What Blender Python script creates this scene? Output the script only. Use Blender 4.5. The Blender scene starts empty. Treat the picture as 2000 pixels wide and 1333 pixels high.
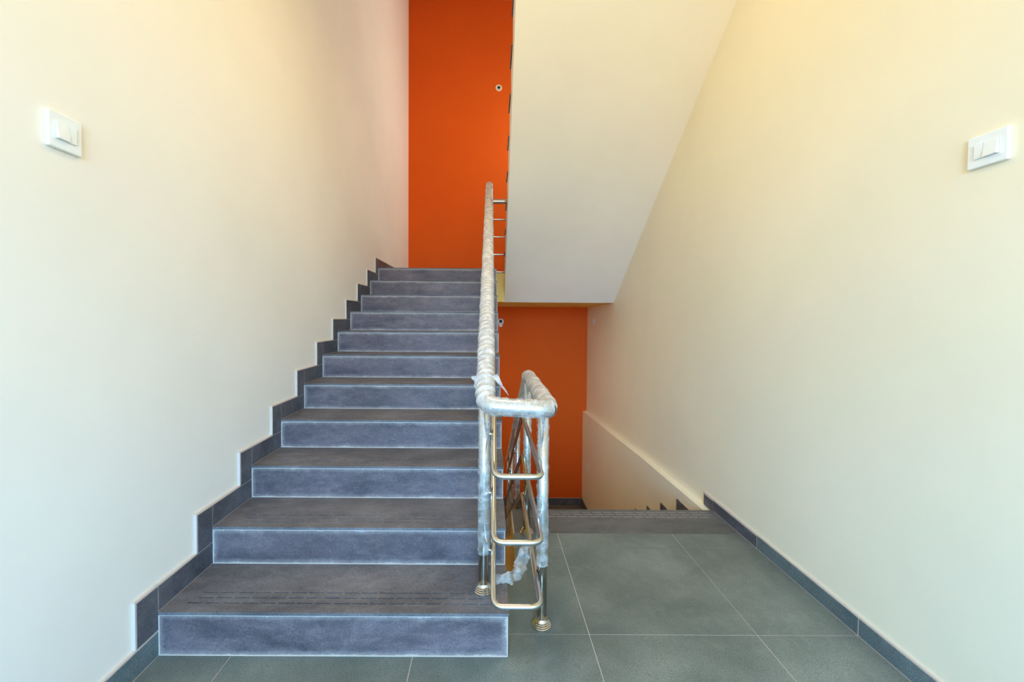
import bpy, bmesh, math, random
from mathutils import Vector, Matrix, noise
random.seed(7)
S = bpy.context.scene
COL = S.collection

# ---------------------------------------------------------------- plan constants (metres)
K = -0.05162          # the stairwell is slightly out of square: cross walls run off by this slope
R, T = 0.155, 0.28675  # riser, going of the ascending flight
XL, XS, XW = -1.2165, 0.0037, 1.3293   # skirting face left, open stair edge, skirting face right
SK = 0.012            # skirting thickness
WL, WR = XL - SK, XW + SK
BB = 4.5185           # orange back wall
BF = -4.10            # window wall behind the camera
NEAR = 1.125          # nosing of the descending flight
RD, TD = 0.151, 0.275
ZU = 11 * R           # upper landing
ZR = 5.69             # roof soffit
def W(a, b, z): return Vector((a, b + K * a, z))

# ---------------------------------------------------------------- camera
cam_d = bpy.data.cameras.new('camera'); cam = bpy.data.objects.new('camera', cam_d); COL.objects.link(cam)
yaw, pitch, roll = 0.05476, -0.02217, 0.0069
cy, sy, cp, sp = math.cos(yaw), math.sin(yaw), math.cos(pitch), math.sin(pitch)
fw = Vector((sy * cp, cy * cp, sp)); r0 = Vector((cy, -sy, 0)); u0 = r0.cross(fw)
rt = r0 * math.cos(roll) + u0 * math.sin(roll); up = -r0 * math.sin(roll) + u0 * math.cos(roll)
m = Matrix((rt, up, -fw)).transposed().to_4x4()
m.translation = Vector((-0.06643, -1.42666, 1.18921)); cam.matrix_world = m
cam_d.sensor_width = 36; cam_d.sensor_fit = 'HORIZONTAL'; cam_d.lens = 807.43 * 36 / 2000
cam_d.shift_y = -26.13 / 2000; cam_d.clip_start = 0.02
S.camera = cam

# ---------------------------------------------------------------- world, daylight, exposure
wd = bpy.data.worlds.new('sky'); S.world = wd; wd.use_nodes = True
nt = wd.node_tree; nt.nodes.clear()
tc = nt.nodes.new('ShaderNodeTexCoord'); sep = nt.nodes.new('ShaderNodeSeparateXYZ')
ramp = nt.nodes.new('ShaderNodeValToRGB'); bg = nt.nodes.new('ShaderNodeBackground'); ow = nt.nodes.new('ShaderNodeOutputWorld')
mr = nt.nodes.new('ShaderNodeMapRange'); mr.inputs[1].default_value = -1; mr.inputs[2].default_value = 1
ramp.color_ramp.elements[0].position = 0.47; ramp.color_ramp.elements[0].color = (0.64, 0.51, 0.22, 1)   # sunlit dusty ground
ramp.color_ramp.elements[1].position = 0.52; ramp.color_ramp.elements[1].color = (0.54, 1.40, 2.55, 1)     # sky at the horizon
zen = ramp.color_ramp.elements.new(0.95); zen.color = (0.54, 1.40, 2.55, 1)     # clear blue sky
nt.links.new(tc.outputs['Generated'], sep.inputs[0]); nt.links.new(sep.outputs['Z'], mr.inputs[0])
nt.links.new(mr.outputs[0], ramp.inputs[0]); nt.links.new(ramp.outputs[0], bg.inputs[0]); nt.links.new(bg.outputs[0], ow.inputs[0])
bg.inputs[1].default_value = 10.0
def portal(a0, a1, z0, z1):
    l = bpy.data.lights.new('window_portal', 'AREA'); l.shape = 'RECTANGLE'; l.size = a1 - a0; l.size_y = z1 - z0
    l.cycles.is_portal = True
    o = bpy.data.objects.new('window_portal', l); COL.objects.link(o)
    o.location = W((a0 + a1) / 2, BF - 0.10, (z0 + z1) / 2); o.rotation_euler = (math.radians(90), 0, math.atan(K))
WIN1 = (-1.18, 1.28, 0.45, 2.75)
portal(*WIN1)
# unseen fill lights added to brighten the stairwell walls: over the landing, under the upper landing, under the roof
def disc_fill(loc, watts, col):
    l = bpy.data.lights.new('stairwell_fill', 'AREA'); l.shape = 'DISK'; l.size = 0.40; l.energy = watts; l.color = col
    o = bpy.data.objects.new('stairwell_fill', l); COL.objects.link(o); o.location = loc
disc_fill(W(0.05, 0.45, 3.37), 14, (1.0, 0.80, 0.40))
disc_fill(W(-0.60, 2.98, 1.33), 11, (1.0, 0.90, 0.58))
disc_fill(W(0.55, 2.70, 5.66), 9, (1.0, 0.94, 0.86))
# unseen fill panel added to light the left wall, hidden behind the flight overhead
l_ = bpy.data.lights.new('left_wall_fill', 'AREA'); l_.shape = 'RECTANGLE'; l_.size = 0.5; l_.size_y = 0.9; l_.energy = 27; l_.color = (0.86, 1.0, 0.90)
o_ = bpy.data.objects.new('left_wall_fill', l_); COL.objects.link(o_); o_.location = W(WR - 0.03, 3.75, 3.6); o_.rotation_euler = (math.radians(90), 0, math.radians(90))
S.view_settings.view_transform = 'Standard'; S.view_settings.look = 'None'
S.view_settings.gamma = 1; S.view_settings.use_curve_mapping = False
S.view_settings.exposure = 0.12
S.cycles.max_bounces = 12; S.cycles.diffuse_bounces = 8; S.cycles.glossy_bounces = 4
S.cycles.transparent_max_bounces = 12; S.cycles.caustics_reflective = False; S.cycles.caustics_refractive = False

# ---------------------------------------------------------------- materials
def mat(name, col, rough=0.6, metal=0.0, spec=0.5):
    M = bpy.data.materials.new(name); M.use_nodes = True
    b = M.node_tree.nodes['Principled BSDF']
    b.inputs['Base Color'].default_value = (*col, 1); b.inputs['Roughness'].default_value = rough
    b.inputs['Metallic'].default_value = metal; b.inputs['Specular IOR Level'].default_value = spec
    return M
def N(M, t, **kw):
    n = M.node_tree.nodes.new(t)
    for k_, v in kw.items(): setattr(n, k_, v)
    return n
def L(M, a, b): M.node_tree.links.new(a, b)
def noise_n(M, scale, detail=4, rough=0.6, coord='Object', stretch=None):
    t = N(M, 'ShaderNodeTexCoord'); n = N(M, 'ShaderNodeTexNoise')
    n.inputs['Scale'].default_value = scale; n.inputs['Detail'].default_value = detail; n.inputs['Roughness'].default_value = rough
    src = t.outputs[coord]
    if stretch:
        mp = N(M, 'ShaderNodeMapping'); mp.inputs['Scale'].default_value = stretch; L(M, src, mp.inputs[0]); src = mp.outputs[0]
    L(M, src, n.inputs['Vector']); return n.outputs['Fac']
def ramp_n(M, fac, stops):
    r_ = N(M, 'ShaderNodeValToRGB'); e = r_.color_ramp.elements
    while len(e) < len(stops): e.new(0.5)
    for i, (p, c) in enumerate(stops): e[i].position = p; e[i].color = (*c, 1)
    L(M, fac, r_.inputs[0]); return r_.outputs[0]
def mixc(M, fac, a, b, mode='MIX'):
    n = N(M, 'ShaderNodeMix', data_type='RGBA', blend_type=mode)
    for v, i in ((fac, 0), (a, 6), (b, 7)):
        if isinstance(v, (int, float)): n.inputs[i].default_value = v
        elif isinstance(v, tuple): n.inputs[i].default_value = (*v, 1)
        else: L(M, v, n.inputs[i])
    return n.outputs[2]
def mathn(M, op, a, b=None):
    n = N(M, 'ShaderNodeMath', operation=op)
    for i, v in enumerate((a, b)):
        if v is None: continue
        if isinstance(v, (int, float)): n.inputs[i].default_value = v
        else: L(M, v, n.inputs[i])
    return n.outputs[0]
def bump(M, h, strength=0.2, dist=0.002):
    n = N(M, 'ShaderNodeBump'); n.inputs['Strength'].default_value = strength; n.inputs['Distance'].default_value = dist
    L(M, h, n.inputs['Height']); L(M, n.outputs[0], M.node_tree.nodes['Principled BSDF'].inputs['Normal'])
def base(M, c): L(M, c, M.node_tree.nodes['Principled BSDF'].inputs['Base Color'])

def plaster(name, col, rough=0.55, var=0.03):
    M = mat(name, col, rough, spec=0.3)
    f = noise_n(M, 1.3, 3)
    base(M, ramp_n(M, f, [(0.3, tuple(c * (1 - var) for c in col)), (0.7, tuple(min(1, c * (1 + var)) for c in col))]))
    bump(M, noise_n(M, 60, 4), 0.08, 0.002); return M
M_cream = plaster('cream_paint', (0.885, 0.825, 0.735))
M_yell_cream = plaster('yellow_cream_paint', (0.885, 0.795, 0.61))
M_white = plaster('white_paint', (0.95, 0.875, 0.785))
M_orange = plaster('orange_paint', (0.71, 0.094, 0.001), 0.8)
M_yellow = plaster('yellow_paint', (0.82, 0.60, 0.17))
M_conc = plaster('cement', (0.45, 0.44, 0.42), 0.8, 0.1)
M_grout = mat('white_grout', (0.62, 0.51, 0.43), 0.9)

def stone(name, c1, c2, dust, sc=7.0, streak=(1, 1, 1), rough=0.5, border=0.0):
    M = mat(name, c1, rough, spec=0.4)
    big = noise_n(M, sc, 6, 0.68, stretch=streak); fine = noise_n(M, 210, 2, 0.7)
    mid = noise_n(M, sc * 3.7, 6, 0.75, stretch=streak); cloud = noise_n(M, sc * 0.45, 3, 0.5, stretch=streak)
    c = ramp_n(M, big, [(0.34, c1), (0.66, c2)])
    c = mixc(M, 0.65, c, ramp_n(M, fine, [(0.28, (0.22,) * 3), (0.72, (0.78,) * 3)]), 'OVERLAY')
    c = mixc(M, mathn(M, 'MULTIPLY', ramp_n(M, mid, [(0.50, (0, 0, 0)), (0.74, (1, 1, 1))]), 0.55), c, dust)
    c = mixc(M, 0.5, c, ramp_n(M, cloud, [(0.34, (0.32,) * 3), (0.64, (0.64,) * 3)]), 'OVERLAY')
    c = mixc(M, mathn(M, 'MULTIPLY', ramp_n(M, noise_n(M, sc * 1.9, 7, 0.8, stretch=streak), [(0.60, (0, 0, 0)), (0.72, (1, 1, 1))]), 0.45), c, tuple(x * 0.45 for x in c1))
    if border:
        # pale cement haze left along the joints of the slab
        g = N(M, 'ShaderNodeTexCoord'); s_ = N(M, 'ShaderNodeSeparateXYZ'); L(M, g.outputs['Generated'], s_.inputs[0])
        def edge(o, size):
            d = mathn(M, 'MINIMUM', o, mathn(M, 'SUBTRACT', 1.0, o)); return mathn(M, 'MULTIPLY', d, size)
        d = mathn(M, 'MINIMUM', edge(s_.outputs['X'], 1.22), edge(s_.outputs['Z'], R))
        d = mathn(M, 'ADD', d, mathn(M, 'MULTIPLY', mathn(M, 'SUBTRACT', noise_n(M, 9, 6, 0.8), 0.5), 0.050))
        w = ramp_n(M, mathn(M, 'MULTIPLY', d, 1 / border), [(0.0, (0.9,) * 3), (0.15, (0.36,) * 3), (1.0, (0, 0, 0))])
        c = mixc(M, w, c, (0.47, 0.40, 0.35))
    base(M, c); bump(M, fine, 0.25, 0.001); return M
M_riser = stone('blue_slate', (0.082, 0.065, 0.072), (0.172, 0.129, 0.134), (0.266, 0.192, 0.177), 5, (1, 1, 2.5), 0.5, 0.022)
M_tread = stone('grey_slate', (0.093, 0.084, 0.086), (0.182, 0.160, 0.158), (0.244, 0.218, 0.213), 4, (1, 2, 1), 0.5)
M_tile = stone('green_slate', (0.116, 0.132, 0.112), (0.187, 0.197, 0.167), (0.234, 0.237, 0.204), 3, (1, 1, 1), 0.5)
M_skirt = stone('dark_slate', (0.060, 0.061, 0.075), (0.123, 0.122, 0.139), (0.179, 0.181, 0.194), 6, (1, 1, 1), 0.5)
M_skirtg = stone('green_skirting_slate', (0.086, 0.119, 0.126), (0.144, 0.180, 0.184), (0.209, 0.238, 0.238), 5, (1, 1, 1), 0.5)
M_edge = stone('brown_slate', (0.093, 0.088, 0.083), (0.141, 0.130, 0.118), (0.188, 0.178, 0.162), 5, (1, 2, 1), 0.5)

M_steel = mat('stainless_steel', (0.66, 0.63, 0.58), 0.16, 1.0)
M_plastic = mat('white_plastic', (0.86, 0.87, 0.86), 0.25)
M_insert = mat('white_insert', (0.62, 0.63, 0.62), 0.4)
M_dark = mat('dark_void', (0.012, 0.010, 0.010), 0.9)
M_pvc = mat('pvc', (0.80, 0.70, 0.58), 0.4)
def film(name, opac, col, seed):
    M = mat(name, col, 0.22, spec=0.9); nt = M.node_tree; b = nt.nodes['Principled BSDF']
    h = noise_n(M, 38, 4, 0.6); h2 = noise_n(M, 110, 2, 0.6)
    bump(M, mathn(M, 'ADD', h, mathn(M, 'MULTIPLY', h2, 0.35)), 0.55, 0.004)
    base(M, ramp_n(M, h, [(0.30, tuple(c * 0.88 for c in col)), (0.70, tuple(min(1, c * 1.08) for c in col))]))
    tr = N(M, 'ShaderNodeBsdfTransparent'); mx = N(M, 'ShaderNodeMixShader')
    fac = ramp_n(M, noise_n(M, 30, 3, 0.6), [(0.30, (max(0, opac - 0.22),) * 3), (0.70, (min(1, opac + 0.18),) * 3)])
    L(M, fac, mx.inputs[0]); L(M, tr.outputs[0], mx.inputs[1]); L(M, b.outputs[0], mx.inputs[2])
    L(M, mx.outputs[0], nt.nodes['Material Output'].inputs[0]); return M
M_wrap = film('plastic_film_thick', 0.78, (0.72, 0.64, 0.57), 1)
M_wrap2 = film('plastic_film_thin', 0.38, (0.86, 0.77, 0.69), 2)

M_wrap3 = film('plastic_film_post', 0.27, (0.88, 0.80, 0.72), 3)
# ---------------------------------------------------------------- builders
class MB:
    def __init__(s): s.v = []; s.f = []
    def add(s, vs, fs):
        o = len(s.v); s.v += [Vector(x) for x in vs]; s.f += [[i + o for i in f] for f in fs]; return s
    def box(s, a0, a1, b0, b1, z0, z1):        # plan box
        c = [W(a, b, z) for z in (z0, z1) for b in (b0, b1) for a in (a0, a1)]
        return s.add(c, [(0, 2, 3, 1), (4, 5, 7, 6), (0, 1, 5, 4), (2, 6, 7, 3), (0, 4, 6, 2), (1, 3, 7, 5)])
    def prism(s, poly, a0, a1, ae0=None, ae1=None):          # polygon in (b,z) swept along a
        n = len(poly)
        f0 = (lambda b: a0) if not callable(a0) else a0; f1 = (lambda b: a1) if not callable(a1) else a1
        vs = [W(f0(b), b, z) for b, z in poly] + [W(f1(b), b, z) for b, z in poly]
        return s.add(vs, [tuple(range(n)), tuple(range(2 * n - 1, n - 1, -1))] + [(i, i + n, (i + 1) % n + n, (i + 1) % n) for i in range(n)])
    def tube(s, path, rad, n=12, cap=True, fn=None):
        m_ = len(path); prev = None; rings = []; acc = 0
        for i, p in enumerate(path):
            d = (path[min(i + 1, m_ - 1)] - path[max(i - 1, 0)]).normalized()
            if prev is None:
                x = d.orthogonal().normalized()
            else:
                x = (prev - d * prev.dot(d)).normalized()
            y = d.cross(x); prev = x
            if i: acc += (p - path[i - 1]).length
            rr = rad(acc) if callable(rad) else rad
            ring = []
            for j in range(n):
                t = 2 * math.pi * j / n; q = rr if fn is None else fn(rr, t, acc, p)
                ring.append(p + (x * math.cos(t) + y * math.sin(t)) * q)
            rings.append(ring)
        vs = [v for r_ in rings for v in r_]
        fs = [(i * n + j, i * n + (j + 1) % n, (i + 1) * n + (j + 1) % n, (i + 1) * n + j) for i in range(m_ - 1) for j in range(n)]
        if cap: fs += [tuple(reversed(range(n))), tuple((m_ - 1) * n + j for j in range(n))]
        return s.add(vs, fs)
    def lathe(s, prof, c, n=32):
        vs = []; fs = []
        for (r_, z) in prof:
            for j in range(n):
                t = 2 * math.pi * j / n; vs.append(c + Vector((r_ * math.cos(t), r_ * math.sin(t), z)))
        for i in range(len(prof) - 1):
            for j in range(n): fs.append((i * n + j, i * n + (j + 1) % n, (i + 1) * n + (j + 1) % n, (i + 1) * n + j))
        fs += [tuple(reversed(range(n))), tuple((len(prof) - 1) * n + j for j in range(n))]
        return s.add(vs, fs)
    def build(s, name, M, parent=None, smooth=False, bevel=0.0, seg=2, origin=None):
        me = bpy.data.meshes.new(name); o = bpy.data.objects.new(name, me); COL.objects.link(o)
        org = Vector((0, 0, 0))
        if parent is not None:
            o.parent = parent; q = parent
            while q is not None: org += q.location; q = q.parent
        elif origin is not None: o.location = origin; org = Vector(origin)
        me.from_pydata([v - org for v in s.v], [], s.f)
        bm = bmesh.new(); bm.from_mesh(me); bmesh.ops.recalc_face_normals(bm, faces=bm.faces)
        if bevel:
            es = [e for e in bm.edges if len(e.link_faces) == 2 and e.calc_face_angle(0) > 0.6]
            bmesh.ops.bevel(bm, geom=es, offset=bevel, segments=seg, affect='EDGES', profile=0.5)
        bm.to_mesh(me); bm.free()
        if smooth:
            for p in me.polygons: p.use_smooth = True
        me.materials.append(M); return o
def empty(name, loc):
    o = bpy.data.objects.new(name, None); COL.objects.link(o); o.location = loc; o.empty_display_size = 0.1; return o
def tag(o, label, cat=None, group=None, kind=None):
    if label: o['label'] = label
    if cat: o['category'] = cat
    if group: o['group'] = group
    if kind: o['kind'] = kind
    return o
def struct(o, label=None): return tag(o, label, kind='structure')
def fillet(pts, rad, n=7):
    out = [pts[0]]
    for i in range(1, len(pts) - 1):
        p, a, b = pts[i], pts[i - 1], pts[i + 1]
        d1 = (a - p).normalized(); d2 = (b - p).normalized()
        ang = d1.angle(d2)
        if ang > 3.0: out.append(p); continue
        t = min(rad / math.tan(ang / 2), 0.45 * (a - p).length, 0.45 * (b - p).length)
        s0, s1 = p + d1 * t, p + d2 * t
        for j in range(n + 1):
            u = j / n; out.append(s0 * (1 - u) ** 2 + p * 2 * u * (1 - u) + s1 * u * u)
    out.append(pts[-1]); return out
def resample(path, step):
    out = [path[0].copy()]; 
    for i in range(1, len(path)):
        a, b = path[i - 1], path[i]; n = max(1, int((b - a).length / step))
        for j in range(1, n + 1): out.append(a.lerp(b, j / n))
    return out

def gap(b): return 0.0640 + 0.0116 * b            # face of the flights on the far side of the open well

# ---------------------------------------------------------------- shell
def side_wall(a0, a1, holes):
    mb = MB(); b = BF - 0.2
    for b0, b1, z0, z1 in holes:
        mb.box(a0, a1, b, b0, -1.9, ZR).box(a0, a1, b0, b1, -1.9, z0).box(a0, a1, b0, b1, z1, ZR); b = b1
    return mb.box(a0, a1, b, BB + 0.2, -1.9, ZR)
struct(side_wall(WL - 0.2, WL, ()).build('wall_left', M_cream), 'tall cream painted wall beside the ascending stairs')
struct(side_wall(WR, WR + 0.2, ()).build('wall_right', M_yell_cream), 'tall cream painted wall beside the descending stairs')
# thicker lower wall with a sloping ledge
o = MB().prism([(NEAR + 0.012, -1.9), (BB, -1.9), (BB, -0.139), (3.0, -0.078), (2.25, -0.040), (NEAR + 0.012, -0.012)], 1.287, WR).build('wall_lower', M_yell_cream)
struct(o, 'thicker lower part of the right wall under a narrow ledge')
struct(MB().box(WL, WR, BB, BB + 0.2, -1.9, ZR).build('wall_back', M_orange), 'orange painted end wall behind the stairs')
def front_wall():
    mb = MB(); a0, a1, z0, z1 = WIN1
    mb.box(WL, a0, BF - 0.2, BF, -1.9, ZR); mb.box(a1, WR, BF - 0.2, BF, -1.9, ZR)
    mb.box(a0, a1, BF - 0.2, BF, -1.9, z0); mb.box(a0, a1, BF - 0.2, BF, z1, ZR)
    struct(mb.build('wall_front', M_cream), 'cream window wall behind the camera')
front_wall()
for i, (a0, a1, z0, z1) in enumerate((WIN1,)):
    mb = MB(); w = 0.04
    mb.box(a0, a0 + w, BF - 0.15, BF - 0.11, z0, z1); mb.box(a1 - w, a1, BF - 0.15, BF - 0.11, z0, z1)
    mb.box(a0, a1, BF - 0.15, BF - 0.11, z0, z0 + w); mb.box(a0, a1, BF - 0.15, BF - 0.11, z1 - w, z1)
    struct(mb.build('window_%d' % (i + 1), M_plastic), 'white window frame in the wall behind the camera')
struct(MB().box(WL - 0.2, WR + 0.2, BF - 0.2, BB + 0.2, ZR, ZR + 0.15).build('ceiling', M_white), 'white roof slab over the stairwell')

# landing floor where the camera stands
mb = MB(); TH = 0.010
mb.box(WL, WR, BF, 0.47, -0.16, -0.0012)
mb.prism([(0.47, -0.16), (NEAR - 0.012, -0.16), (NEAR - 0.012, -0.0012), (0.47, -0.0012)], gap, WR)
floor = struct(mb.build('floor', M_grout), 'landing floor of greenish grey stone tiles with pale joints')
js_a = [XL, -0.964, -0.329, 0.316, 0.950, XW]; js_b = [BF, -3.45, -2.858, -2.266, -1.674, -1.082, -0.489, 0.103, 0.697, 0.838]
g = 0.0013
for j in range(len(js_b) - 1):
    for i in range(len(js_a) - 1):
        a0, a1, b0, b1 = js_a[i] + g, js_a[i + 1] - g, js_b[j] + g, js_b[j + 1] - g
        if b0 > 0.05:
            if a1 < 0.05: continue
            a0 = max(a0, (XS if b1 < 0.5 else gap(b0)) + 0.001)
        if a1 - a0 < 0.02: continue
        d = random.uniform(-0.0004, 0.0004)
        if js_b[j] < 0.2 < js_b[j + 1] and js_a[i] < 0.05:    # tile notched by the well
            MB().box(XS + 0.001, a1, b0, 0.469, -TH + 0.0005, d).box(gap(0.5), a1, 0.469, b1, -TH + 0.0005, d).build('tile', M_tile, floor)
        elif js_b[j] < 0 < js_b[j + 1] and js_a[i] < 0.05:
            e = max(a0, XS + 0.001)
            mbt = MB().box(a0, a1, b0, -0.002, -TH + 0.0005, d)
            if e < a1: mbt.box(e, a1, -0.002, b1, -TH + 0.0005, d)
            mbt.build('tile', M_tile, floor)
        else:
            MB().box(a0, a1, b0, b1, -TH + 0.0005, d).build('tile', M_tile, floor)

def grooved(a0, a1, b0, b1, z0, z1, rows, deep=0.006):
    """stone slab with three rows of dashed anti-slip grooves sunk into its top; rows give b of each groove"""
    mb = MB(); hw, dep, per, ln = 0.0028, deep, 0.066, 0.055
    rows = sorted(rows); cuts = [b0]
    for q in rows: cuts += [q - hw, q + hw]
    cuts.append(b1)
    top = lambda x0, x1, y0, y1, z: mb.add([W(x0, y0, z), W(x1, y0, z), W(x1, y1, z), W(x0, y1, z)], [(0, 1, 2, 3)])
    for i in range(len(cuts) - 1):
        y0, y1 = cuts[i], cuts[i + 1]
        if i % 2 == 0: top(a0, a1, y0, y1, z1); continue
        x = a0 + 0.05 + random.uniform(0, per); top(a0, x, y0, y1, z1)
        while x < a1 - 0.08:
            e = x + ln
            top(x, e, y0, y1, z1 - dep)
            for q in ((x, y0, e, y0), (e, y0, e, y1), (e, y1, x, y1), (x, y1, x, y0)):
                mb.add([W(q[0], q[1], z1), W(q[2], q[3], z1), W(q[2], q[3], z1 - dep), W(q[0], q[1], z1 - dep)], [(0, 1, 2, 3)])
            top(e, e + per - ln, y0, y1, z1); x += per
        top(x, a1, y0, y1, z1)
    c = [W(a, b, z) for z in (z0, z1) for b in (b0, b1) for a in (a0, a1)]
    mb.add(c, [(0, 2, 3, 1), (0, 1, 5, 4), (2, 6, 7, 3), (0, 4, 6, 2), (1, 3, 7, 5)])
    return mb
def slab_build(mb, name, M, parent):
    o = mb.build(name, M, parent)
    return o
MB().prism([(0.474, -0.60), (NEAR - 0.012, -0.60), (NEAR - 0.012, -0.012), (0.474, -0.012)], lambda b: gap(b) - 0.003, lambda b: gap(b) - 0.0005).build('slab_edge', M_yellow, floor)
MB().box(XS, 0.0690, 0.466, 0.4735, -0.60, -0.012).build('slab_edge', M_yellow, floor)
slab_build(grooved(gap(0.98) + 0.004, XW - g, 0.838 + g, NEAR, -0.018, 0.0, [NEAR - 0.035, NEAR - 0.062, NEAR - 0.092], 0.0015), 'tile', M_edge, floor)['label'] = 'dark grooved edge slab'

# upper landing
mb = MB(); q = 0.36
mb.box(WL, XS, 10 * T + 0.012, BB, ZU - q, ZU - TH)
mb.prism([(3.28, 1.375), (BB, 1.355), (BB, ZU - TH), (3.28, ZU - TH)], gap, WR)
mb.prism([(3.20, 1.375), (BB, 1.355), (BB, ZU - TH), (3.20, ZU - TH)], XS, gap)
up_floor = struct(mb.build('floor_upper', M_yellow), 'upper landing slab in front of the orange wall')
for i in range(4):
    for j in range(2):
        a0, a1 = -1.2165 + i * 0.6365, -1.2165 + (i + 1) * 0.6365 - 0.002
        MB().box(a0, a1, 3.33 + j * 0.59, 3.92 + j * 0.59 - 0.002, ZU - TH + 0.0005, ZU).build('tile', M_tile, up_floor)
# lower landing, with an added slab beneath to block sky light from below
lo_floor = struct(MB().box(WL, WR, 3.6, BB, -1.9, -1.51 - TH).box(WL - 0.2, WR + 0.2, BF - 0.2, BB + 0.2, -2.0, -1.9).build('floor_lower', M_grout), 'lower landing floor of dark stone tiles over an added light-blocking slab')
for i in range(4):
    a0, a1 = -1.2165 + i * 0.6365, min(1.287, -1.2165 + (i + 1) * 0.6365 - 0.002)
    MB().box(a0, a1, 3.605, 4.19, -1.51 - TH + 0.0005, -1.51).build('tile', M_edge, lo_floor)
    MB().box(a0, a1, 4.192, BB - 0.001, -1.51 - TH + 0.0005, -1.51).build('tile', M_edge, lo_floor)

# ---------------------------------------------------------------- ascending flight
st = empty('staircase', W(-0.6, 0, 0))
tag(st, 'ascending flight of eleven bluish grey slate steps beside the left wall', 'staircase')
poly = [(0.012, 0.0)]
for i in range(11):
    poly += [(i * T + 0.012, (i + 1) * R - 0.012), ((i + 1) * T + 0.012 if i < 10 else i * T + 0.3, (i + 1) * R - 0.012)]
poly += [(10 * T + 0.3, ZU - 0.36), (10 * T - 0.1, ZU - 0.36), (0.45, 0.0)]
MB().prism(poly, XL - 0.002, XS - 0.004).build('stair_body', M_yellow, st)
for i in range(11):
    b = i * T
    o = MB().box(XL + 0.001, XS, b, b + 0.0125, i * R + 0.001, (i + 1) * R - 0.0125).build('riser', M_riser, st, bevel=0.001, seg=1)
    e = 0.004
    slab_build(grooved(XL + 0.001, XS + 0.004, b - e, b + T - 0.001 if i < 10 else b + 0.44, (i + 1) * R - 0.011, (i + 1) * R, [b + 0.045, b + 0.074, b + 0.103]), 'tread', M_tread, st)
    # white grout bead under the nosing and at the foot of the riser
    mb = MB().box(XL + 0.001, XS - 0.001, b - 0.0015, b + 0.01, (i + 1) * R - 0.0145, (i + 1) * R - 0.0105)
    mb.box(XL + 0.001, XS - 0.001, b - 0.0030, b + 0.01, i * R - 0.001, i * R + 0.0022)
    mb.box(XL, XL + 0.0035, b - 0.002, b + 0.01, i * R, (i + 1) * R - 0.011)
    mb.box(XS - 0.002, XS + 0.001, b - 0.0015, b + 0.01, i * R, (i + 1) * R - 0.011)
    tag(mb.build('grout_line', M_grout, st), 'white grout along the riser')

# ---------------------------------------------------------------- descending flight
sd = empty('staircase', W(0.7, NEAR, -1.51))
tag(sd, 'descending flight of dark steps between the railing and right wall', 'staircase')
poly = [(NEAR - 0.012, -TH - 0.008), (NEAR - 0.012, -0.45)]
poly += [(3.4, -1.7), (3.6, -1.7)]
for i in range(9, 0, -1):
    poly += [(NEAR + i * TD - 0.012, -i * RD - 0.012), (NEAR + (i - 1) * TD - 0.012, -i * RD - 0.012)]
MB().prism(poly, lambda b: gap(b) + 0.006, 1.2845).build('stair_body', M_yellow, sd)
for i in range(10):
    b = NEAR + i * TD
    MB().box(gap(b) + 0.004, 1.286, b - 0.012, b - 0.001, -(i + 1) * RD, -i * RD - 0.0185).build('riser', M_riser, sd)
    if i < 9:
        slab_build(grooved(gap(b) + 0.002, 1.286, b, b + TD + 0.003, -(i + 1) * RD - 0.011, -(i + 1) * RD, [b + TD - 0.04, b + TD - 0.068, b + TD - 0.097]), 'tread', M_tread, sd)

# ---------------------------------------------------------------- next flight up, seen from below
su = empty('staircase', W(0.7, 3.2, ZU))
tag(su, 'next flight overhead seen from below as a sloping white soffit', 'staircase')
SB, SZ, SS = 3.28, 1.378, 0.7166
zs = lambda b: SZ + SS * (SB - b)
R3, T3, B3 = 0.190, 0.265, 3.24
BT = B3 - 10 * T3
poly = [(SB, SZ), (SB, ZU - 0.002), (B3, ZU - 0.002)]
for i in range(1, 11):
    poly += [(B3 - (i - 1) * T3, ZU + i * R3 - 0.012), (B3 - i * T3, ZU + i * R3 - 0.012)]
ZH = ZU + 10 * R3
poly += [(BT, zs(BT))]
ga = lambda b: 0.0755 + (b - 0.98) * 0.0112
MB().prism(poly, ga, WR).build('stair_body', M_cream, su)
MB().prism([(SB, SZ - 0.004), (SB, SZ), (BT, zs(BT)), (BT, zs(BT) - 0.004)], lambda b: ga(b) + 0.001, WR).build('soffit', M_white, su)['label'] = 'white painted underside'
for i in range(1, 11):
    b1 = B3 - (i - 1) * T3
    MB().prism([(b1 + 0.01, ZU + i * R3 - 0.011), (b1 - T3, ZU + i * R3 - 0.011), (b1 - T3, ZU + i * R3), (b1 + 0.01, ZU + i * R3)], lambda b: ga(b) - 0.010, WR).build('tread', M_tread, su)
struct(MB().box(WL, WR, BF, BT, ZH - 0.22, ZH).build('floor_top', M_white), 'half landing slab above the camera')

# ---------------------------------------------------------------- skirtings
def piece(mb_parent, side, b0, b1, z0, z1, M, a=None, th=SK):
    gg = 0.0018
    if side < 0: a0, a1 = (a if a is not None else XL) - th + 0.001, (a if a is not None else XL)
    else: a0, a1 = (a if a is not None else XW), (a if a is not None else XW) + th - 0.001
    return MB().box(a0, a1, b0 + gg, b1 - gg, z0 + 0.001, z1 - gg).build('skirting_tile', M, mb_parent, bevel=0.0012, seg=1)
HL = 0.090; e = 0.004
mb = MB(); mb.box(WL, XL - 0.0015, BF, 0, 0, 0.085 + e)
for i in range(11):
    b = i * T
    mb.box(WL, XL - 0.0015, b - HL - e, b + 0.001, i * R + HL, (i + 1) * R + HL + e)
    mb.box(WL, XL - 0.0015, b, b + T if i < 10 else BB, (i + 1) * R - 0.02, (i + 1) * R + HL + e)
sk = struct(mb.build('baseboard_left', M_grout), 'stepped slate skirting climbing the left wall')
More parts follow.
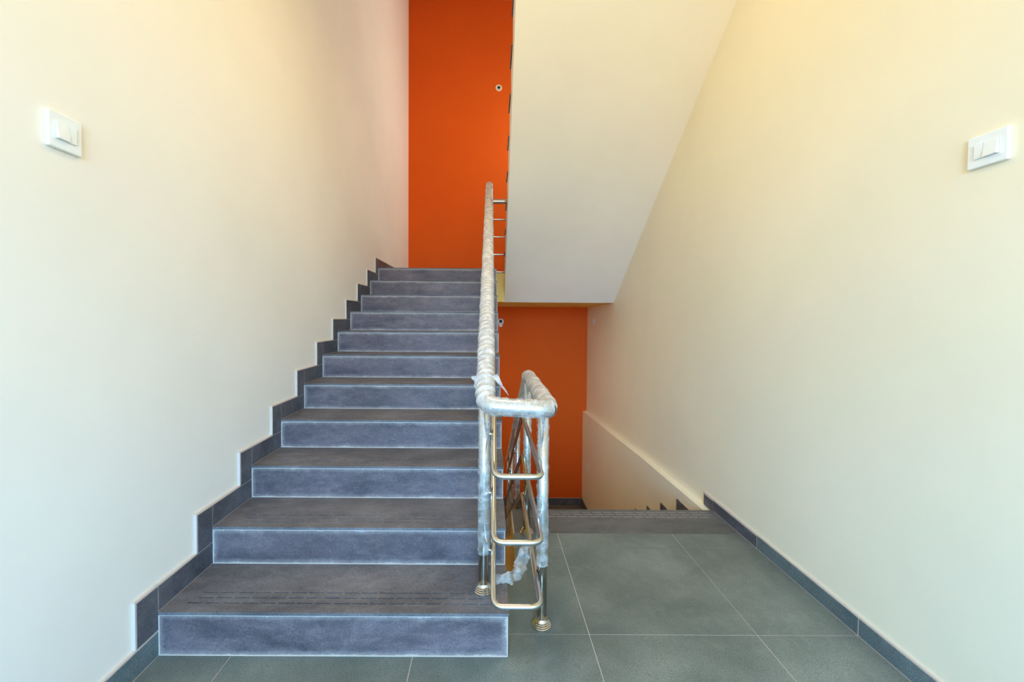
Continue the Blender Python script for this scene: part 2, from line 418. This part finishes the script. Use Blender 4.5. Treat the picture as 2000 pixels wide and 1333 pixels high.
for b0, b1 in ((BF, -3.45), (-3.45, -2.858), (-2.858, -2.266), (-2.266, -1.674), (-1.674, -1.03), (-1.03, -0.40), (-0.40, 0.0)): piece(sk, -1, b0, b1, 0.0, 0.085, M_skirtg)
for i in range(11):
    b = i * T
    piece(sk, -1, b - HL, b, i * R + HL, (i + 1) * R + HL, M_skirt)
    if i < 10: piece(sk, -1, b, b + T, (i + 1) * R, (i + 1) * R + HL, M_skirt)
    else:
        piece(sk, -1, b, b + 0.44, (i + 1) * R, (i + 1) * R + HL, M_skirt); piece(sk, -1, b + 0.44, BB, (i + 1) * R, (i + 1) * R + HL, M_skirtg)
HR = 0.068
mb = MB(); mb.box(XW + 0.0015, WR, BF, NEAR + 0.105 + e, 0, HR + e)
sk = struct(mb.build('baseboard_right', M_grout), 'low slate skirting along the right wall of the landing')
for b0, b1 in ((BF, -3.45), (-3.45, -2.858), (-2.858, -2.266), (-2.266, -1.674), (-1.674, -1.082), (-1.082, -0.489), (-0.489, 0.103), (0.103, 0.697)): piece(sk, 1, b0, b1, 0.0, HR, M_skirtg)
piece(sk, 1, 0.697, NEAR, 0.0, HR - 0.004, M_skirt); piece(sk, 1, NEAR, NEAR + 0.105, -0.010, HR - 0.008, M_skirt)
mb = MB(); AL = 1.287
for i in range(1, 10):
    b = NEAR + i * TD; mb.box(AL - 0.004, AL + 0.001, b - TD, b + 0.10 + 0.003, -i * RD - 0.09, -i * RD + 0.062)
sk = struct(mb.build('baseboard_lower', M_grout), 'stepped slate skirting going down the lower right wall')
for i in range(1, 10):
    b = NEAR + i * TD
    piece(sk, 1, b - TD + 0.1, b, -i * RD, -i * RD + 0.06, M_skirt, AL - 0.012); piece(sk, 1, b, b + 0.1, -(i + 1) * RD + 0.06, -i * RD + 0.06, M_skirt, AL - 0.012)
piece(sk, 1, NEAR + 9 * TD + 0.1, BB, -1.51, -1.41, M_skirt, AL - 0.012)
o = MB().box(WL, AL - 0.012, BB - 0.004, BB, -1.51, -1.408).build('baseboard_back', M_grout); struct(o, 'dark skirting at the foot of the orange wall on the lower landing')
for i in range(4):
    MB().box(-1.2165 + i * 0.626, -1.2165 + (i + 1) * 0.626 - 0.002, BB - 0.013, BB - 0.003, -1.51, -1.411).build('skirting_tile', M_skirt, o)

# ---------------------------------------------------------------- stainless railing
ra = empty('stair_railing', W(0.0, 0.12, R))
tag(ra, 'stainless steel stair railing wrapped in clear plastic film', 'railing')
PL, PR = -0.080, 0.146
rail_pts = [W(0.172, 1.9, 2.545 + SS * 1.35), W(0.150, 3.25, 2.545), W(0.146, 3.40, 2.545), W(-0.079, 3.40, 2.545), W(-0.074, 2.82, 2.548),
            W(PL, 0.0, 0.885), W(PR, 0.0, 0.873), W(0.155, 0.90, 0.866), W(0.165, 3.30, 0.866 - 2.4 * RD / TD)]
rail = fillet(rail_pts, 0.052, 8)
MB().tube(resample(rail, 0.05), 0.0300, 20).build('handrail', M_steel, ra, smooth=True)
# infill rods
z0s = (0.655, 0.430, 0.209); zts = (2.330, 2.130, 1.928)
for z0, zt in zip(z0s, zts):
    pts = [W(0.160, 2.2, zt + SS * 1.05), W(0.130, 3.25, zt), W(0.118, 3.375, zt), W(-0.050, 3.375, zt), W(-0.047, 2.80, zt),
           W(-0.048, -0.045, z0), W(0.115, -0.045, z0), W(0.122, 0.88, z0 - 0.005), W(0.132, 3.25, z0 - 0.005 - 2.37 * RD / TD)]
    MB().tube(resample(fillet(pts, 0.036, 7), 0.06), 0.0104, 12).build('infill_rod', M_steel, ra, smooth=True)
pts = [W(0.118, 3.28, 1.725), W(0.118, 3.375, 1.725), W(-0.050, 3.375, 1.725), W(-0.047, 2.95, 1.725)]
MB().tube(fillet(pts, 0.036, 7), 0.0104, 12).build('infill_rod', M_steel, ra, smooth=True)
# posts with stepped base flanges
FL = [(0.0365, 0.0), (0.0365, 0.004), (0.0335, 0.006), (0.0335, 0.010), (0.0305, 0.012), (0.0305, 0.016), (0.0275, 0.018), (0.0275, 0.022), (0.0245, 0.025), (0.0215, 0.031)]
def rail_z(b): return 0.885 + (2.548 - 0.885) / 2.82 * b
posts = [(-0.083, 0.122, R, rail_z(0.122)), (0.142, 0.150, 0.0, 0.872), (0.146, 0.842, 0.0, 0.868)]
for n_ in (4, 7, 10): posts.append((PL, (n_ - 1) * T + 0.16, n_ * R, rail_z((n_ - 1) * T + 0.16)))
posts.append((-0.076, 2.95, ZU, 2.545)); posts.append((0.149, 3.34, ZU, 2.545))
for n_ in (3, 6, 8):
    b = NEAR + (n_ - 0.45) * TD; posts.append((0.160, b, -n_ * RD, 0.866 - (b - 0.9) * RD / TD))
for a, b, z, zt in posts:
    c = W(a, b, z)
    o = MB().tube([c + Vector((0, 0, 0.001)), c + Vector((0, 0, zt - z))], 0.0200, 18).build('post', M_steel, ra, smooth=True)
    MB().lathe(FL, c).build('base_flange', M_steel, o)
    # short spigots that carry the rods
    if b < 1.0 or z > 1:
        side = 1 if a < 0 else -1
    else: side = -1
    for q in range(3):
        if a < 0: zz = z0s[q] + (zts[q] - z0s[q]) / 2.845 * (min(b, 2.80) + 0.045)
        elif b < 1: zz = z0s[q] - 0.002
        elif z < 0: zz = z0s[q] - 0.005 - (b - 0.88) * RD / TD
        else: continue
        if zz < z + 0.03: continue
        tgt = W(-0.048 if a < 0 else 0.1245, b, zz)
        MB().tube([W(a, b, zz), tgt], 0.006, 8).build('rod_spigot', M_steel, o, smooth=True)

# ---------------------------------------------------------------- plastic film wound round the railing
def wrapped(path, r0, pitch, amp, name, M, seed, n=30, step=0.0032, label=None):
    def fn(rr, t, s, p):
        w = 0.30 * noise.noise(Vector((s * 7, seed, 0))) + 0.10 * noise.noise(p * 30 + Vector((seed, 3, 0)))
        ph = (s / pitch - t / (2 * math.pi) + w) % 1.0
        q2 = (s / (pitch * 0.31) - t / (2 * math.pi) + 2.6 * w) % 1.0
        ridge = ph ** 3 if ph < 0.94 else (1 - ph) / 0.06 * 0.83
        fold = 0.5 - 0.5 * math.cos(2 * math.pi * q2)
        nz = 0.5 + noise.noise(p * 34 + Vector((seed, 0, 0)))
        return rr + amp * (0.75 * ridge + 0.40 * fold * nz + 0.45 * (nz - 0.5))
    o = MB().tube(resample(path, step), r0, n, cap=False, fn=fn).build(name, M, ra, smooth=True)
    if label: o['label'] = label
    return o
def cut(path, c0, c1):                 # part of a path between two points nearest to c0, c1
    p = resample(path, 0.01); i0 = min(range(len(p)), key=lambda i: (p[i] - c0).length); i1 = min(range(len(p)), key=lambda i: (p[i] - c1).length)
    return p[min(i0, i1):max(i0, i1) + 1]
wrapped(cut(rail, W(-0.074, 2.86, 2.548), W(PL, 0.02, 0.885)), 0.0318, 0.032, 0.0062, 'plastic_wrap', M_wrap, 1.0, label='wrinkled film wound round the sloping handrail')
wrapped(cut(rail, W(PL, 0.03, 0.89), W(PR, 0.02, 0.873)), 0.0318, 0.055, 0.0048, 'plastic_wrap', M_wrap2, 2.0, label='glossy film on the front bend of the handrail')
wrapped(cut(rail, W(PR, 0.01, 0.873), W(0.165, 3.2, -0.35)), 0.0318, 0.036, 0.0055, 'plastic_wrap', M_wrap, 3.0)
for a, b, z, zt in posts:
    c = W(a, b, 0)
    if (a, b) == (posts[0][0], posts[0][1]): lo, M, am = 0.30, M_wrap3, 0.0026
    elif b < 0.2: lo, M, am = 0.24, M_wrap3, 0.0034
    elif a > 0 and b < 1: lo, M, am = 0.34, M_wrap3, 0.003
    else: lo, M, am = z + 0.2, M_wrap3, 0.003
    wrapped([c + Vector((0, 0, lo)), c + Vector((0, 0, zt - 0.03))], 0.0222, 0.05, am * 1.25, 'plastic_wrap', M, a * 50 + b, 24, 0.004)
# pinched ends of film standing off the handrail
def scrap(pts, width, M, name, parent, seed, nn=40, mm=9, crumple=0.012, tip=False):
    path = resample(fillet([Vector(p) for p in pts], 0.05, 6), 0.006); mb = MB(); vs = []; fs = []
    n_ = len(path)
    for i, p in enumerate(path):
        d = (path[min(i + 1, n_ - 1)] - path[max(i - 1, 0)]).normalized(); x = d.cross(Vector((0.3, -1, 0.25))).normalized(); y = d.cross(x)
        wd_ = width * (1 - 0.92 * i / (n_ - 1) if tip else (0.55 + 0.45 * math.sin(math.pi * min(1, i / n_ * 1.15))) )
        for j in range(mm):
            u = j / (mm - 1) - 0.5
            q = p + x * (u * wd_) 
            dz = noise.noise(q * 32 + Vector((seed, 0, 0))) * crumple * 1.3 + abs(noise.noise(q * 75 + Vector((0, seed, 0)))) * crumple * 0.5
            vs.append(q + y * dz + x * noise.noise(q * 70) * crumple * 0.6)
    for i in range(n_ - 1):
        for j in range(mm - 1): fs.append((i * mm + j, i * mm + j + 1, (i + 1) * mm + j + 1, (i + 1) * mm + j))
    mb.add(vs, fs)
    return mb.build(name, M, parent, smooth=True, origin=None if parent else pts[0])
scrap([W(-0.095, 0.10, 0.945), W(-0.112, 0.10, 0.965), W(-0.132, 0.09, 0.972)], 0.06, M_wrap2, 'film_end', ra, 4.0, crumple=0.004, tip=True)
scrap([W(-0.045, 0.06, 0.985), W(-0.020, 0.05, 0.945), W(0.005, 0.04, 0.915)], 0.02, M_wrap2, 'film_end', ra, 6.0, crumple=0.004, tip=True)
fs_ = scrap([W(0.118, 0.33, 0.218), W(0.100, 0.31, 0.222), W(0.080, 0.27, 0.190), W(0.050, 0.22, 0.150), W(0.012, 0.17, 0.172), W(-0.036, 0.15, 0.178)], 0.062, M_wrap2, 'plastic_strip', None, 9.0, crumple=0.014)
tag(fs_, 'torn strip of clear crumpled plastic hanging from the lowest rod of the railing', 'plastic strip')

# ---------------------------------------------------------------- switch plates
def switch(side, b_near, b_far, z0, z1, label):
    wall = WL if side < 0 else WR; d = 1 if side < 0 else -1     # d points into the room
    bc, zc = (b_near + b_far) / 2, (z0 + z1) / 2
    root = empty('light_switch', W(wall, bc, zc)); tag(root, label, 'switch')
    def bx(b0, b1, q0, q1, t0, t1): 
        a0, a1 = sorted((wall + d * t0, wall + d * t1)); return MB().box(a0, a1, min(b0, b1), max(b0, b1), q0, q1)
    s_ = 1 if b_far > b_near else -1
    wdt = abs(b_far - b_near)
    # frame plate: four bars round the insert opening
    i0, i1 = b_near + s_ * wdt * 0.19, b_near + s_ * wdt * 0.80
    h = z1 - z0; q0, q1 = z0 + h * 0.26, z1 - h * 0.26
    fm = bx(b_near, b_far, z0, z1, 0.0005, 0.011)
    fm.build('frame', M_plastic, root, bevel=0.0035, seg=3)
    bx(i0, i1, q0, q1, 0.0090, 0.0118).build('insert', M_insert, root, bevel=0.0007, seg=2)
    mid = i0 + (i1 - i0) * 0.62
    # rocker: a wedge, proud at its near edge and foot
    mb = MB(); t = lambda x: wall + d * x
    g0, g1 = i0 + s_ * 0.001, mid - s_ * 0.001
    vs = [W(t(0.0120), g0, q0 + 0.001), W(t(0.0120), g1, q0 + 0.001), W(t(0.0120), g1, q1 - 0.001), W(t(0.0120), g0, q1 - 0.001),
          W(t(0.0210), g0, q0 + 0.001), W(t(0.0190), g1, q0 + 0.001), W(t(0.0140), g1, q1 - 0.001), W(t(0.0150), g0, q1 - 0.001)]
    mb.add(vs, [(0, 1, 2, 3), (4, 7, 6, 5), (0, 4, 5, 1), (1, 5, 6, 2), (2, 6, 7, 3), (3, 7, 4, 0)])
    mb.build('rocker', M_plastic, root, bevel=0.0008, seg=2)
    bx(mid + s_ * 0.0008, i1 - s_ * 0.001, q0 + 0.001, q1 - 0.001, 0.0112, 0.0150).build('blank_cover', M_plastic, root, bevel=0.0006, seg=2)
switch(-1, -0.336, -0.245, 1.635, 1.731, 'white rocker switch plate on the left cream wall')
switch(1, -0.305, -0.208, 1.631, 1.722, 'white rocker switch plate on the right cream wall')

# ---------------------------------------------------------------- conduit ends in the walls
def conduit(c, axis, label, r_=0.045, proud=0.006, drop=False):
    root = empty('conduit_end', c); tag(root, label, 'pipe end')
    rotm = Vector((0, 0, 1)).rotation_difference(axis).to_matrix()
    ring = MB().lathe([(r_ * 0.62, -0.001), (r_, -0.001), (r_, proud * 0.6), (r_ * 0.9, proud), (r_ * 0.66, proud), (r_ * 0.62, proud * 0.4), (r_ * 0.62, 0.0006)], Vector((0, 0, 0)), 28)
    ring.v = [rotm @ v + c for v in ring.v]; ring.f = ring.f[:-2]; ring.build('ring', M_pvc, root, smooth=False)
    hole = MB().lathe([(r_ * 0.40, 0.0004), (r_ * 0.40, 0.0009)], Vector((0, 0, 0)), 24); off = Vector((0, 0, r_ * 0.16))
    hole.v = [rotm @ v + c + off for v in hole.v]; hole.build('bore', M_dark, root)
    bed = MB().lathe([(r_ * 0.66, 0.0001), (r_ * 0.66, 0.0004)], Vector((0, 0, 0)), 24)
    bed.v = [rotm @ v + c for v in bed.v]; bed.build('mortar', M_conc, root)
    if drop:
        d_ = MB().lathe([(r_ * 0.2, 0.0), (r_ * 0.62, 0.004), (r_ * 0.66, 0.014), (r_ * 0.4, 0.022)], Vector((0, 0, 0)), 20)
        d_.v = [rotm @ v + c + Vector((0, 0, -r_ * 1.05)) for v in d_.v]; d_.build('cable_clip', M_pvc, root)
ax = Vector((-math.sin(math.atan(K)) * -1, -math.cos(math.atan(K)), 0))
conduit(W(0.047, BB - 0.0005, 4.46), ax, 'white ringed conduit hole high on the orange wall', 0.046)
conduit(W(0.096, BB - 0.0005, 1.142), ax, 'white conduit end low on the shaded orange wall beside the stair edge', 0.046, 0.012, True)
conduit(W(WR - 0.0005, 4.18, 1.155), Vector((-1, 0, 0)), 'conduit ring edge on the right wall just under the landing soffit', 0.040)
conduit(W(1.287 - 0.0005, 4.20, -0.85), Vector((-1, 0, 0)), 'conduit ring edge on the lower right wall below the ledge', 0.040)
